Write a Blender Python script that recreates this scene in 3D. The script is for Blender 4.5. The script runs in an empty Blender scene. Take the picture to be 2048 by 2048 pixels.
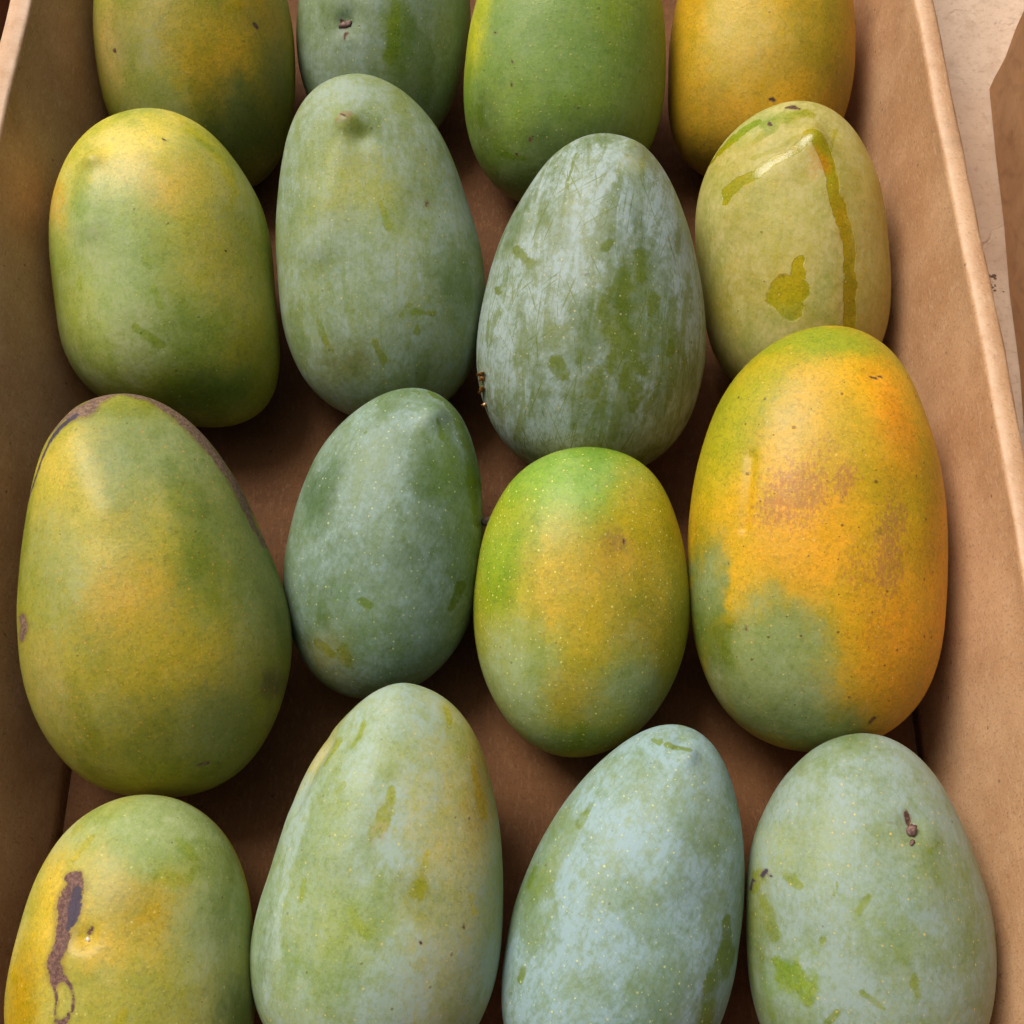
import bpy, bmesh, math, random
import numpy as np
from mathutils import Vector, Matrix

R = math.radians
C = bpy.context.scene.collection
SC = bpy.context.scene

# ------------------------------------------------------------------ camera, sky, sun, exposure
CAM_H, TILT, LENS = 0.506, R(25.3), 45.7
cam = bpy.data.cameras.new('camera'); cam.lens = LENS; cam.sensor_width = 36; cam.clip_start = 0.01; cam.clip_end = 200
cam_o = bpy.data.objects.new('camera', cam); C.objects.link(cam_o)
cam_o.location = (0, 0, CAM_H); cam_o.rotation_euler = (TILT, 0, 0)
SC.camera = cam_o

SUN_EL, SUN_AZ = R(54), R(-46)          # azimuth measured from +Y (away from the camera) towards +X
w = bpy.data.worlds.new('World'); SC.world = w; w.use_nodes = True
wn = w.node_tree.nodes; wl = w.node_tree.links
sky = wn.new('ShaderNodeTexSky'); sky.sky_type = 'NISHITA'; sky.sun_disc = False
sky.sun_elevation = SUN_EL; sky.sun_rotation = SUN_AZ
sky.air_density = 0.7; sky.dust_density = 9.0; sky.ozone_density = 0.0
wl.new(sky.outputs[0], wn['Background'].inputs[0]); wn['Background'].inputs[1].default_value = 0.043
sun = bpy.data.lights.new('sun', 'SUN'); sun.energy = 1.5; sun.angle = R(30); sun.color = (1.0, 0.985, 0.965)
sun_o = bpy.data.objects.new('sun', sun); C.objects.link(sun_o)
sd = Vector((math.sin(SUN_AZ) * math.cos(SUN_EL), math.cos(SUN_AZ) * math.cos(SUN_EL), math.sin(SUN_EL)))
sun_o.rotation_euler = sd.to_track_quat('Z', 'Y').to_euler(); sun_o.location = sd * 3
SC.view_settings.view_transform = 'Standard'; SC.view_settings.look = 'None'
SC.view_settings.exposure = 0.86; SC.view_settings.gamma = 1.0

# ------------------------------------------------------------------ helpers
def lin(c):
    return tuple((v / 255 / 12.92) if v / 255 <= 0.04045 else ((v / 255 + 0.055) / 1.055) ** 2.4 for v in c[:3])

def tag(o, label=None, cat=None, group=None, kind=None):
    for k, v in (('label', label), ('category', cat), ('group', group), ('kind', kind)):
        if v: o[k] = v
    return o

def empty(name, loc=(0, 0, 0)):
    o = bpy.data.objects.new(name, None); C.objects.link(o); o.location = loc; o.empty_display_size = 0.03
    return o

def mesh_obj(name, verts, faces, mat, parent=None, smooth=False):
    me = bpy.data.meshes.new(name); me.from_pydata([tuple(map(float, v)) for v in verts], [], faces); me.update()
    if smooth: me.polygons.foreach_set('use_smooth', np.ones(len(me.polygons), bool))
    if mat: me.materials.append(mat)
    o = bpy.data.objects.new(name, me); C.objects.link(o)
    if parent: o.parent = parent
    return o

class NT:
    """tiny helper for building node materials"""
    def __init__(s, name):
        s.m = bpy.data.materials.new(name); s.m.use_nodes = True
        s.t = s.m.node_tree; s.n = s.t.nodes; s.l = s.t.links; s.bsdf = s.n['Principled BSDF']
    def add(s, typ, **kw):
        n = s.n.new(typ)
        for k, v in kw.items(): setattr(n, k, v)
        return n
    def put(s, sock, v):
        if isinstance(v, bpy.types.NodeSocket): s.l.new(v, sock)
        elif isinstance(v, (tuple, list)) and len(v) == 3 and sock.type == 'RGBA': sock.default_value = (*v, 1)
        else: sock.default_value = v
    def math(s, op, a, b=0.0, c=None, clamp=False):
        n = s.add('ShaderNodeMath', operation=op, use_clamp=clamp)
        s.put(n.inputs[0], a); s.put(n.inputs[1], b)
        if c is not None: s.put(n.inputs[2], c)
        return n.outputs[0]
    def mix(s, f, a, b, mode='MIX'):
        n = s.add('ShaderNodeMix', data_type='RGBA', blend_type=mode)
        s.put(n.inputs[0], f); s.put(n.inputs[6], a); s.put(n.inputs[7], b)
        return n.outputs[2]
    def step(s, v, lo, hi, a=0.0, b=1.0):
        n = s.add('ShaderNodeMapRange', interpolation_type='SMOOTHSTEP')
        s.put(n.inputs[0], v); n.inputs[1].default_value = lo; n.inputs[2].default_value = hi
        n.inputs[3].default_value = a; n.inputs[4].default_value = b
        return n.outputs[0]
    def noise(s, vec, scale, detail=4, rough=0.55, dist=0.0):
        n = s.add('ShaderNodeTexNoise'); s.put(n.inputs['Vector'], vec)
        n.inputs['Scale'].default_value = scale; n.inputs['Detail'].default_value = detail
        n.inputs['Roughness'].default_value = rough; n.inputs['Distortion'].default_value = dist
        return n.outputs[0]
    def voro(s, vec, scale, out='Distance', feature='F1'):
        n = s.add('ShaderNodeTexVoronoi', feature=feature); s.put(n.inputs['Vector'], vec)
        n.inputs['Scale'].default_value = scale
        return n.outputs[out], n
    def coord(s, offset=(0, 0, 0), scale=(1, 1, 1), rot=(0, 0, 0)):
        t = s.add('ShaderNodeTexCoord'); m = s.add('ShaderNodeMapping'); v = t.outputs['Object']
        if any(rot):                                   # turn first, then stretch along the turned axes
            q = s.add('ShaderNodeMapping'); q.inputs[2].default_value = rot; s.l.new(v, q.inputs[0]); v = q.outputs[0]
        m.inputs[1].default_value = offset; m.inputs[3].default_value = scale
        s.l.new(v, m.inputs[0]); return m.outputs[0]
    def attr(s, name, out='Fac'):
        n = s.add('ShaderNodeAttribute', attribute_name=name); return n.outputs[out]
    def bump(s, h, strength, dist, prev=None):
        n = s.add('ShaderNodeBump'); n.inputs['Strength'].default_value = strength; n.inputs['Distance'].default_value = dist
        s.l.new(h, n.inputs['Height'])
        if prev is not None: s.l.new(prev, n.inputs['Normal'])
        return n.outputs[0]

# numpy value noise
_rng = np.random.default_rng(7)
_perm = _rng.random((32, 32, 32))
def vnoise(p):
    i = np.floor(p).astype(int); f = p - i; f = f * f * (3 - 2 * f); o = np.zeros(len(p))
    for dx in (0, 1):
        for dy in (0, 1):
            for dz in (0, 1):
                wgt = (f[:, 0] if dx else 1 - f[:, 0]) * (f[:, 1] if dy else 1 - f[:, 1]) * (f[:, 2] if dz else 1 - f[:, 2])
                o += wgt * _perm[(i[:, 0] + dx) % 32, (i[:, 1] + dy) % 32, (i[:, 2] + dz) % 32]
    return o * 2 - 1
def fbm(p, n=3):
    o = 0; a = 1.0
    for k in range(n): o = o + a * vnoise(p * 2 ** k + 17.3 * k); a *= 0.5
    return o
def sstep(x, a, b):
    t = np.clip((x - a) / (b - a), 0, 1); return t * t * (3 - 2 * t)

# ------------------------------------------------------------------ materials of the setting
def card_material(name, base, dark, pale, flute=(0, 0, 0), scale=1.0, stain=0.25):
    """kraft cardboard: paper fibres, cloudy tone, faint flutes, fold scuffs plus painted rim sunlight (attribute 'worn')"""
    t = NT(name); v = t.coord()
    cloud = t.noise(v, 22 * scale, 5, 0.6)
    col = t.mix(t.step(cloud, 0.3, 0.72), lin(dark), lin(base))
    fib = t.noise(t.coord(scale=(900, 260, 900)), 1.0, 4, 0.65)
    fib2 = t.noise(t.coord(scale=(700, 1500, 700), rot=(0.3, 0.2, 0.6)), 1.0, 3, 0.6)
    col = t.mix(t.step(fib, 0.5, 0.72, 0, 0.42), col, lin(pale))
    col = t.mix(t.step(fib2, 0.52, 0.70, 0, 0.40), col, lin([x * 0.55 for x in dark]))
    sp, vn = t.voro(v, 260)
    rnd = t.math('GREATER_THAN', vn.outputs['Color'], 0.86)
    col = t.mix(t.math('MULTIPLY', t.step(sp, 0.10, 0.22, 0.6, 0.0), rnd), col, lin([x * 0.4 for x in dark]))
    st = t.noise(v, 13, 4, 0.7, 0.6)
    col = t.mix(t.step(st, 0.60, 0.74, 0, stain), col, lin((104, 84, 72)))
    worn_sunlit = t.attr('worn_sunlit')
    wn_ = t.math('MULTIPLY', worn_sunlit, t.step(t.noise(v, 140, 5, 0.7), 0.3, 0.62, 0.55, 1.0))
    col = t.mix(t.math('MULTIPLY', wn_, 0.8), col, lin((238, 208, 178)))  # pale tint: scuffed folds, and sunlight painted on the left rim
    t.l.new(col, t.bsdf.inputs['Base Color'])
    t.bsdf.inputs['Roughness'].default_value = 0.78; t.bsdf.inputs['Specular IOR Level'].default_value = 0.3
    b = t.bump(t.noise(v, 34, 3, 0.5), 0.25, 0.004)
    b = t.bump(fib2, 0.25, 0.0004, b)
    b = t.bump(t.noise(v, 300, 4, 0.6), 0.25, 0.0006, b)
    if flute[0]:
        wv = t.add('ShaderNodeTexWave', wave_type='BANDS', bands_direction='Y'); t.l.new(v, wv.inputs[0])
        wv.inputs['Scale'].default_value = flute[0]; wv.inputs['Distortion'].default_value = 0.6
        b = t.bump(wv.outputs['Fac'], flute[1], 0.0006, b)
    t.l.new(b, t.bsdf.inputs['Normal'])
    return t.m

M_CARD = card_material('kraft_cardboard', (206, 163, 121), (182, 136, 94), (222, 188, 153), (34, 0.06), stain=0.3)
M_CARD_FLOOR = card_material('kraft_cardboard_floor', (118, 78, 42), (98, 62, 32), (142, 104, 68), (34, 0.25), stain=0.15)  # darker than the walls: shade between the fruit put into the board colour
M_CARD_OLD = card_material('brown_cardboard', (150, 110, 74), (124, 84, 52), (172, 132, 96), (34, 0.2))

def stone_material():
    t = NT('tan_stone'); v = t.coord()
    n = t.noise(v, 9, 8, 0.62, 0.4); n2 = t.noise(v, 70, 5, 0.65)
    col = t.mix(t.step(n, 0.3, 0.7), lin((196, 166, 138)), lin((222, 196, 168)))
    col = t.mix(t.step(n2, 0.48, 0.68, 0, 0.5), col, lin((184, 152, 122)))
    col = t.mix(t.step(t.noise(v, 330, 4, 0.7), 0.52, 0.68, 0, 0.4), col, lin((160, 130, 104)))
    # meandering hairline cracks
    wv = t.add('ShaderNodeVectorMath', operation='ADD')
    nz = t.add('ShaderNodeTexNoise'); t.l.new(v, nz.inputs[0]); nz.inputs['Scale'].default_value = 45; nz.inputs['Detail'].default_value = 5
    sc = t.add('ShaderNodeVectorMath', operation='SCALE'); t.l.new(nz.outputs['Color'], sc.inputs[0]); sc.inputs['Scale'].default_value = 0.035
    t.l.new(v, wv.inputs[0]); t.l.new(sc.outputs[0], wv.inputs[1])
    d, _ = t.voro(wv.outputs[0], 22, feature='DISTANCE_TO_EDGE')
    cr = t.math('MULTIPLY', t.step(d, 0.0, 0.035, 1, 0), t.step(t.noise(v, 25, 3), 0.46, 0.6))
    col = t.mix(t.math('MULTIPLY', cr, 0.1), col, lin((140, 116, 98)))
    sm = t.math('MULTIPLY', t.step(t.noise(v, 38, 6, 0.7, 1.0), 0.6, 0.72), 0.4)
    col = t.mix(sm, col, lin((140, 118, 104)))
    t.l.new(col, t.bsdf.inputs['Base Color']); t.bsdf.inputs['Roughness'].default_value = 0.7
    h = t.math('SUBTRACT', t.noise(v, 120, 5), t.math('MULTIPLY', cr, 0.35))
    t.l.new(t.bump(h, 0.7, 0.0016), t.bsdf.inputs['Normal'])
    return t.m
M_STONE = stone_material()

# ------------------------------------------------------------------ setting: ground
g = 3.0
ground = mesh_obj('ground', [(-g, -g, 0), (g, -g, 0), (g, g, 0), (-g, g, 0)], [(0, 1, 2, 3)], M_STONE)
tag(ground, kind='structure')

# ------------------------------------------------------------------ cardboard cartons
ZF = 0.006                                    # top of the carton's bottom panel

def swept_wall(name, x_of, y0, y1, profile, mat, parent, ny=70, seed=0, fold_i={}, wob=0.00022):
    """wall along Y: profile = list of (outward offset, z); x_of(y) = signed base line; side = sign"""
    ys = np.linspace(y0, y1, ny); n = len(profile); vs = []; wn_ = []
    rr = np.random.default_rng(seed); ph = rr.random(4) * 6
    for y in ys:
        bx, side, flare = x_of(y)
        for k, (ox, z) in enumerate(profile):
            hz = z / 0.1
            wv = wob * hz * (math.sin(y * 37 + ph[0]) + 0.6 * math.sin(y * 83 + ph[1]) + 0.4 * math.sin(y * 190 + ph[2]))
            ed = 0.00035 * (rr.random() - 0.5) * hz
            vs.append((bx + side * (ox + flare * min(max(z, 0), 0.097) / 0.097 + wv + ed), y, z + 0.5 * ed + 0.3 * wv))
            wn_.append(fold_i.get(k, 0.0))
    fs = []
    for j in range(ny - 1):
        for k in range(n):
            k2 = (k + 1) % n; a, b, c, d = j * n + k, j * n + k2, (j + 1) * n + k2, (j + 1) * n + k
            fs.append((a, b, c, d) if x_of(0)[1] < 0 else (d, c, b, a))
    fs.append(tuple(range(n))); fs.append(tuple(range((ny - 1) * n, ny * n))[::-1])
    o = mesh_obj(name, vs, fs, mat, parent, smooth=True)
    at = o.data.attributes.new('worn_sunlit', 'FLOAT', 'POINT'); at.data.foreach_set('value', np.array(wn_, np.float32))
    bm = bmesh.new(); bm.from_mesh(o.data); bmesh.ops.recalc_face_normals(bm, faces=bm.faces); bm.to_mesh(o.data); bm.free()
    o.data.polygons.foreach_set('use_smooth', np.ones(len(o.data.polygons), bool))
    return o

def rim_profile(t, h, z0=0.0):
    """inner face up, fold round, flat top, fold down the outer face; offsets from inner base line outward"""
    p = [(0.0, z0)]
    for z in np.linspace(z0 + 0.008, h - 0.0035, 9): p.append((0.0, float(z)))
    r = 0.0022
    for a in (15, 35, 55, 75): p.append((r - r * math.cos(R(a)), h - r + r * math.sin(R(a))))
    p.append((t * 0.5, h + 0.0003))
    for a in (75, 55, 30, 8): p.append((t - r + r * math.cos(R(a)), h - r + r * math.sin(R(a))))
    for z in np.linspace(h - 0.006, z0, 6): p.append((t, float(z)))
    return p

def panel(name, x0, x1, y0, y1, z0, z1, mat, parent, bevel=0.001):
    bm = bmesh.new(); bmesh.ops.create_cube(bm, size=1)
    for v in bm.verts: v.co = Vector(((x0 + x1) / 2 + v.co.x * (x1 - x0), (y0 + y1) / 2 + v.co.y * (y1 - y0), (z0 + z1) / 2 + v.co.z * (z1 - z0)))
    if bevel: bmesh.ops.bevel(bm, geom=bm.edges[:], offset=bevel, segments=2, affect='EDGES')
    me = bpy.data.meshes.new(name); bm.to_mesh(me); bm.free(); me.materials.append(mat)
    o = bpy.data.objects.new(name, me); C.objects.link(o)
    if parent: o.parent = parent
    return o

WALL_H = 0.101
Y0, Y1 = -0.09, 0.615
def right_line(y):  return (0.1565 + 0.0035 * (1 - ((y - 0.18) / 0.3) ** 2), +1, 0.0125)
def left_line(y):
    k = 0.0045 * min(1.0, max(0.0, (y - 0.22) / 0.1))       # the wall is pushed out a little where the fruit leans on it
    return (-0.1705 - k - 0.0015 * (1 - ((y - 0.22) / 0.3) ** 2), -1, 0.0325 - k)

carton = tag(empty('cardboard_box', (0, 0.26, 0)), 'large open brown cardboard box holding all the mangoes', 'cardboard box', kind=None)
CI = Vector((0, 0.26, 0))
def local(o): o.location = -CI; return o
FOLD = {11: 0.4, 12: 1.0, 13: 1.0, 14: 0.55, 15: 0.5, 16: 0.6, 17: 0.7, 18: 0.3}  # left rim: scuffed fold, with sunlight painted pale across the whole top
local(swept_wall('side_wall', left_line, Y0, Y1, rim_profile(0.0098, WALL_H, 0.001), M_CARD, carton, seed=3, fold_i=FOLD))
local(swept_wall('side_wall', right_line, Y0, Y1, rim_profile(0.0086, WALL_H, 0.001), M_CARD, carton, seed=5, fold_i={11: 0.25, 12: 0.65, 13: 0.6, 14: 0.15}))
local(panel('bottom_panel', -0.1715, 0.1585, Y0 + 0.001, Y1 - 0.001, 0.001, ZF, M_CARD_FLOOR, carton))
local(panel('end_wall', -0.199, 0.166, Y1 + 0.0005, Y1 + 0.0075, 0.001, WALL_H - 0.004, M_CARD, carton, 0.0015))
local(panel('end_wall', -0.199, 0.166, Y0 - 0.0075, Y0 - 0.0005, 0.001, WALL_H - 0.004, M_CARD, carton, 0.0015))

def side_carton(name, corner, heading, wdt, length, h, label, mat, lean):
    """neighbouring carton seen only by its near outer face"""
    root = tag(empty(name, (corner[0], corner[1], 0)), label, 'cardboard box')
    root.rotation_euler.z = heading
    th = 0.006
    for (x0, x1, ya, yb) in ((0, th, -length, 0), (wdt - th, wdt, -length, 0), (th + .0005, wdt - th - .0005, -th, 0), (th + .0005, wdt - th - .0005, -length, -length + th)):
        wl_ = panel('side_wall', x0, x1, ya, yb, 0.001, h, mat, root, 0.001)
        bm = bmesh.new(); bm.from_mesh(wl_.data)
        bmesh.ops.subdivide_edges(bm, edges=[e for e in bm.edges if e.calc_length() > 0.05], cuts=14, use_grid_fill=True)
        rr = random.Random(4)
        for v in bm.verts:
            v.co.x += lean * v.co.z * (1 if x0 == 0 else (-1 if x0 > 0.1 and x1 == wdt else 0)) + 0.0006 * math.sin(v.co.y * 70 + v.co.z * 60)
            v.co.y += 0.0009 * math.sin(v.co.z * 190) * (1 if abs(v.co.y) < 0.002 else 0)
        bm.to_mesh(wl_.data); bm.free()
    panel('bottom_panel', th + .001, wdt - th - .001, -length + th + .001, -th - .001, 0.002, 0.006, mat, root)
    return root
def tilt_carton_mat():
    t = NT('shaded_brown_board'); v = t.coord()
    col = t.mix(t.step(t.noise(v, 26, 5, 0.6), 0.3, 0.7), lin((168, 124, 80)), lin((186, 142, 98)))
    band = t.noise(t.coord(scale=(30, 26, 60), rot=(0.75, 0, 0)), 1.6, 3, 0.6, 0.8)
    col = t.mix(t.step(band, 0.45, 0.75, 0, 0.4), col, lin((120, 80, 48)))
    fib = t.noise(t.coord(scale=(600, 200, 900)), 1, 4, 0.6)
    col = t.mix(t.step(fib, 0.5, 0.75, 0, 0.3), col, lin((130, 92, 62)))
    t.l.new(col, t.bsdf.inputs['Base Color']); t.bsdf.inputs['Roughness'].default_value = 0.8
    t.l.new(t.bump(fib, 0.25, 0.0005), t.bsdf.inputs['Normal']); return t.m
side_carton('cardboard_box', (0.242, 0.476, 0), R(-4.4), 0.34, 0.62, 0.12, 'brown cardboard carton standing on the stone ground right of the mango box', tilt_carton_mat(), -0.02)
side_carton('cardboard_box', (-0.64, 0.66, 0), R(0.5), 0.39, 0.72, 0.12, 'dark brown cardboard carton just left of the mango box, barely in view', M_CARD_OLD, 0.0)

# ------------------------------------------------------------------ soil crumbs lying in the gap between the cartons
def crumbs():
    t = NT('dark_soil'); v = t.coord()
    t.l.new(t.mix(t.noise(v, 300), lin((100, 78, 66)), lin((150, 122, 102))), t.bsdf.inputs['Base Color']); t.bsdf.inputs['Roughness'].default_value = 0.95
    bm = bmesh.new(); rr = random.Random(12)
    spots = [(0.2225, 0.362, 0.003, 16), (0.2185, 0.3555, 0.005, 40), (0.2135, 0.354, 0.004, 24), (0.2145, 0.337, 0.004, 22), (0.222, 0.300, 0.006, 8)]
    for (x, y, s, n) in spots:
        for _ in range(n):
            q = bmesh.ops.create_icosphere(bm, subdivisions=1, radius=1)['verts']
            px, py = rr.gauss(x, s * 0.9), rr.gauss(y, s * 0.35); r = rr.uniform(0.0003, 0.0008)
            for v_ in q:
                k = 1 + rr.uniform(-.3, .3)
                v_.co = Vector((px + v_.co.x * r * k * 1.5, py + v_.co.y * r * k, r * 0.35 + v_.co.z * r * 0.6 * k))
    me = bpy.data.meshes.new('soil_crumbs'); bm.to_mesh(me); bm.free(); me.materials.append(t.m)
    o = bpy.data.objects.new('soil_crumbs', me); C.objects.link(o)
    tag(o, 'dark soil crumbs scattered on the stone between the two cartons', 'soil', kind='stuff')
crumbs()

# ------------------------------------------------------------------ mangoes
F_PX = 2600.0; S = 2048 / 1932
CT, ST = math.cos(TILT), math.sin(TILT)
CAMP = np.array((0, 0, CAM_H)); AX_F = np.array((0, ST, -CT)); AX_U = np.array((0, CT, ST)); AX_R = np.array((1.0, 0, 0))
def rays(p):
    p = np.asarray(p, float); u = (p[..., 0] - 966) * S; v = (966 - p[..., 1]) * S
    return F_PX * AX_F + v[..., None] * AX_U + u[..., None] * AX_R
def project(q):
    d = q - CAMP; z = d @ AX_F
    return np.stack([966 + F_PX * (d @ AX_R) / z / S, 966 - F_PX * (d @ AX_U) / z / S], -1)
def hit(p, point, normal):
    r = rays(p); k = ((point - CAMP) @ normal) / (r @ normal)
    return CAMP + r * k[..., None]

def smooth_loop(pts, n=240, harm=7):
    p = np.array(pts, float); q = np.vstack([p, p[:1]])
    s = np.r_[0, np.cumsum(np.hypot(*np.diff(q, axis=0).T))]
    t = np.linspace(0, s[-1], n, endpoint=False)
    z = np.interp(t, s, q[:, 0]) + 1j * np.interp(t, s, q[:, 1])
    f = np.fft.fft(z); k = np.fft.fftfreq(n, 1 / n)
    f *= np.exp(-(np.abs(k) / harm) ** 4)
    z = np.fft.ifft(f); return np.stack([z.real, z.imag], -1)

def cross_sections(loop, n_s):
    """loop in plane coords -> per-station (y, centre x, half width); cosine spaced"""
    y0, y1 = loop[:, 1].min(), loop[:, 1].max()
    th = np.linspace(0, math.pi, n_s + 2)[1:-1]
    ys = (y0 + y1) / 2 - (y1 - y0) / 2 * np.cos(th)
    lo = np.roll(loop, -1, 0); cs, hs = [], []
    for y in ys:
        m = (loop[:, 1] - y) * (lo[:, 1] - y) <= 0
        a, b = loop[m], lo[m]; dy = b[:, 1] - a[:, 1]; dy = np.where(np.abs(dy) < 1e-12, 1e-12, dy)
        x = a[:, 0] + (b[:, 0] - a[:, 0]) * (y - a[:, 1]) / dy
        cs.append((x.min() + x.max()) / 2); hs.append((x.max() - x.min()) / 2)
    return y0, y1, ys, np.array(cs), np.array(hs)

DEPTH = 0.86
class Mango: pass
def fit_mango(loop_px, elev, z_lift=0.0):
    """finds the pose (centre on its belly on the bottom panel) and the outline in the fruit's own plane, in metres"""
    loop_px = smooth_loop(loop_px); target = loop_px.copy(); work = loop_px.copy()
    cpx = loop_px.mean(0); d = loop_px - cpx
    ev, evec = np.linalg.eigh(d.T @ d); ax = evec[:, 1]; ax = ax if ax[1] < 0 else -ax
    zc = 0.048
    for it in range(8):
        up = np.array((0, 0, 1.0)); base = np.array((0, 0, zc))
        Cw = hit(cpx, base, up); a = hit(cpx + ax * 120, base, up); b = hit(cpx - ax * 120, base, up)
        h = a - b; h /= np.linalg.norm(h)
        axis = h * math.cos(elev) + up * math.sin(elev)
        lat = np.cross(h, up); nrm = np.cross(lat, axis)
        P = hit(work, Cw, nrm) - Cw
        L = np.stack([P @ lat, P @ axis], -1)
        y0, y1, ys, cs, hs = cross_sections(L, 40)
        ph = np.linspace(0, 2 * math.pi, 64, endpoint=False)
        V = np.stack([(cs[:, None] + hs[:, None] * np.cos(ph)).ravel(), np.repeat(ys, 64), (DEPTH * hs[:, None] * np.sin(ph)).ravel()], -1)
        W = Cw + V[:, :1] * lat + V[:, 1:2] * axis + V[:, 2:] * nrm
        zc += ZF + z_lift - W[:, 2].min()
        if it >= 1:
            pr = project(W) - cpx; an = np.arctan2(pr[:, 1], pr[:, 0]); ra = np.hypot(pr[:, 0], pr[:, 1])
            bins = 72; idx = ((an + math.pi) / (2 * math.pi) * bins).astype(int) % bins
            mx = np.zeros(bins); np.maximum.at(mx, idx, ra)
            td = target - cpx; ta = np.arctan2(td[:, 1], td[:, 0]); tr = np.hypot(td[:, 0], td[:, 1])
            ti = ((ta + math.pi) / (2 * math.pi) * bins).astype(int) % bins
            tm = np.zeros(bins); np.maximum.at(tm, ti, tr)
            rat = np.where((mx > 0) & (tm > 0), tm / np.maximum(mx, 1), 1.0)
            fr = np.fft.fft(rat); kk = np.abs(np.fft.fftfreq(bins, 1 / bins)); rat = np.fft.ifft(fr * (kk <= 5)).real
            wd = work - cpx; wa = np.arctan2(wd[:, 1], wd[:, 0])
            f = np.interp(wa, -math.pi + (np.arange(bins) + .5) * 2 * math.pi / bins, rat, period=2 * math.pi)
            work = cpx + wd * f[:, None]
    m = Mango(); m.C, m.lat, m.axis, m.nrm, m.loop = Cw, lat, axis, nrm, L
    m.scale = np.linalg.norm(Cw - CAMP) * S / F_PX       # metres per traced pixel near the fruit
    m.y0, m.y1, m.ys, m.cs, m.hs = y0, y1, ys, cs, hs
    return m

def to_local(m, p):
    """traced pixel -> (x, y) on the fruit's front"""
    z = np.zeros(len(p)); p = np.asarray(p, float)
    for _ in range(4):
        r = rays(p); k = ((m.C - CAMP) @ m.nrm + z) / (r @ m.nrm)
        q = CAMP + r * k[:, None] - m.C; x, y = q @ m.lat, q @ m.axis
        c = np.interp(y, m.ys, m.cs); h = np.interp(y, m.ys, m.hs, 1e-4, 1e-4)
        z = DEPTH * h * np.sqrt(np.clip(1 - ((x - c) / h) ** 2, 0, 1))
    return np.stack([x, y], -1)

def seg_sdf(q, a, b, ra, rb):
    d = b - a; t = np.clip(((q - a) @ d) / max(d @ d, 1e-14), 0, 1)
    return 1 - np.linalg.norm(q - a - t[:, None] * d, axis=1) / (ra + (rb - ra) * t)

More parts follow.
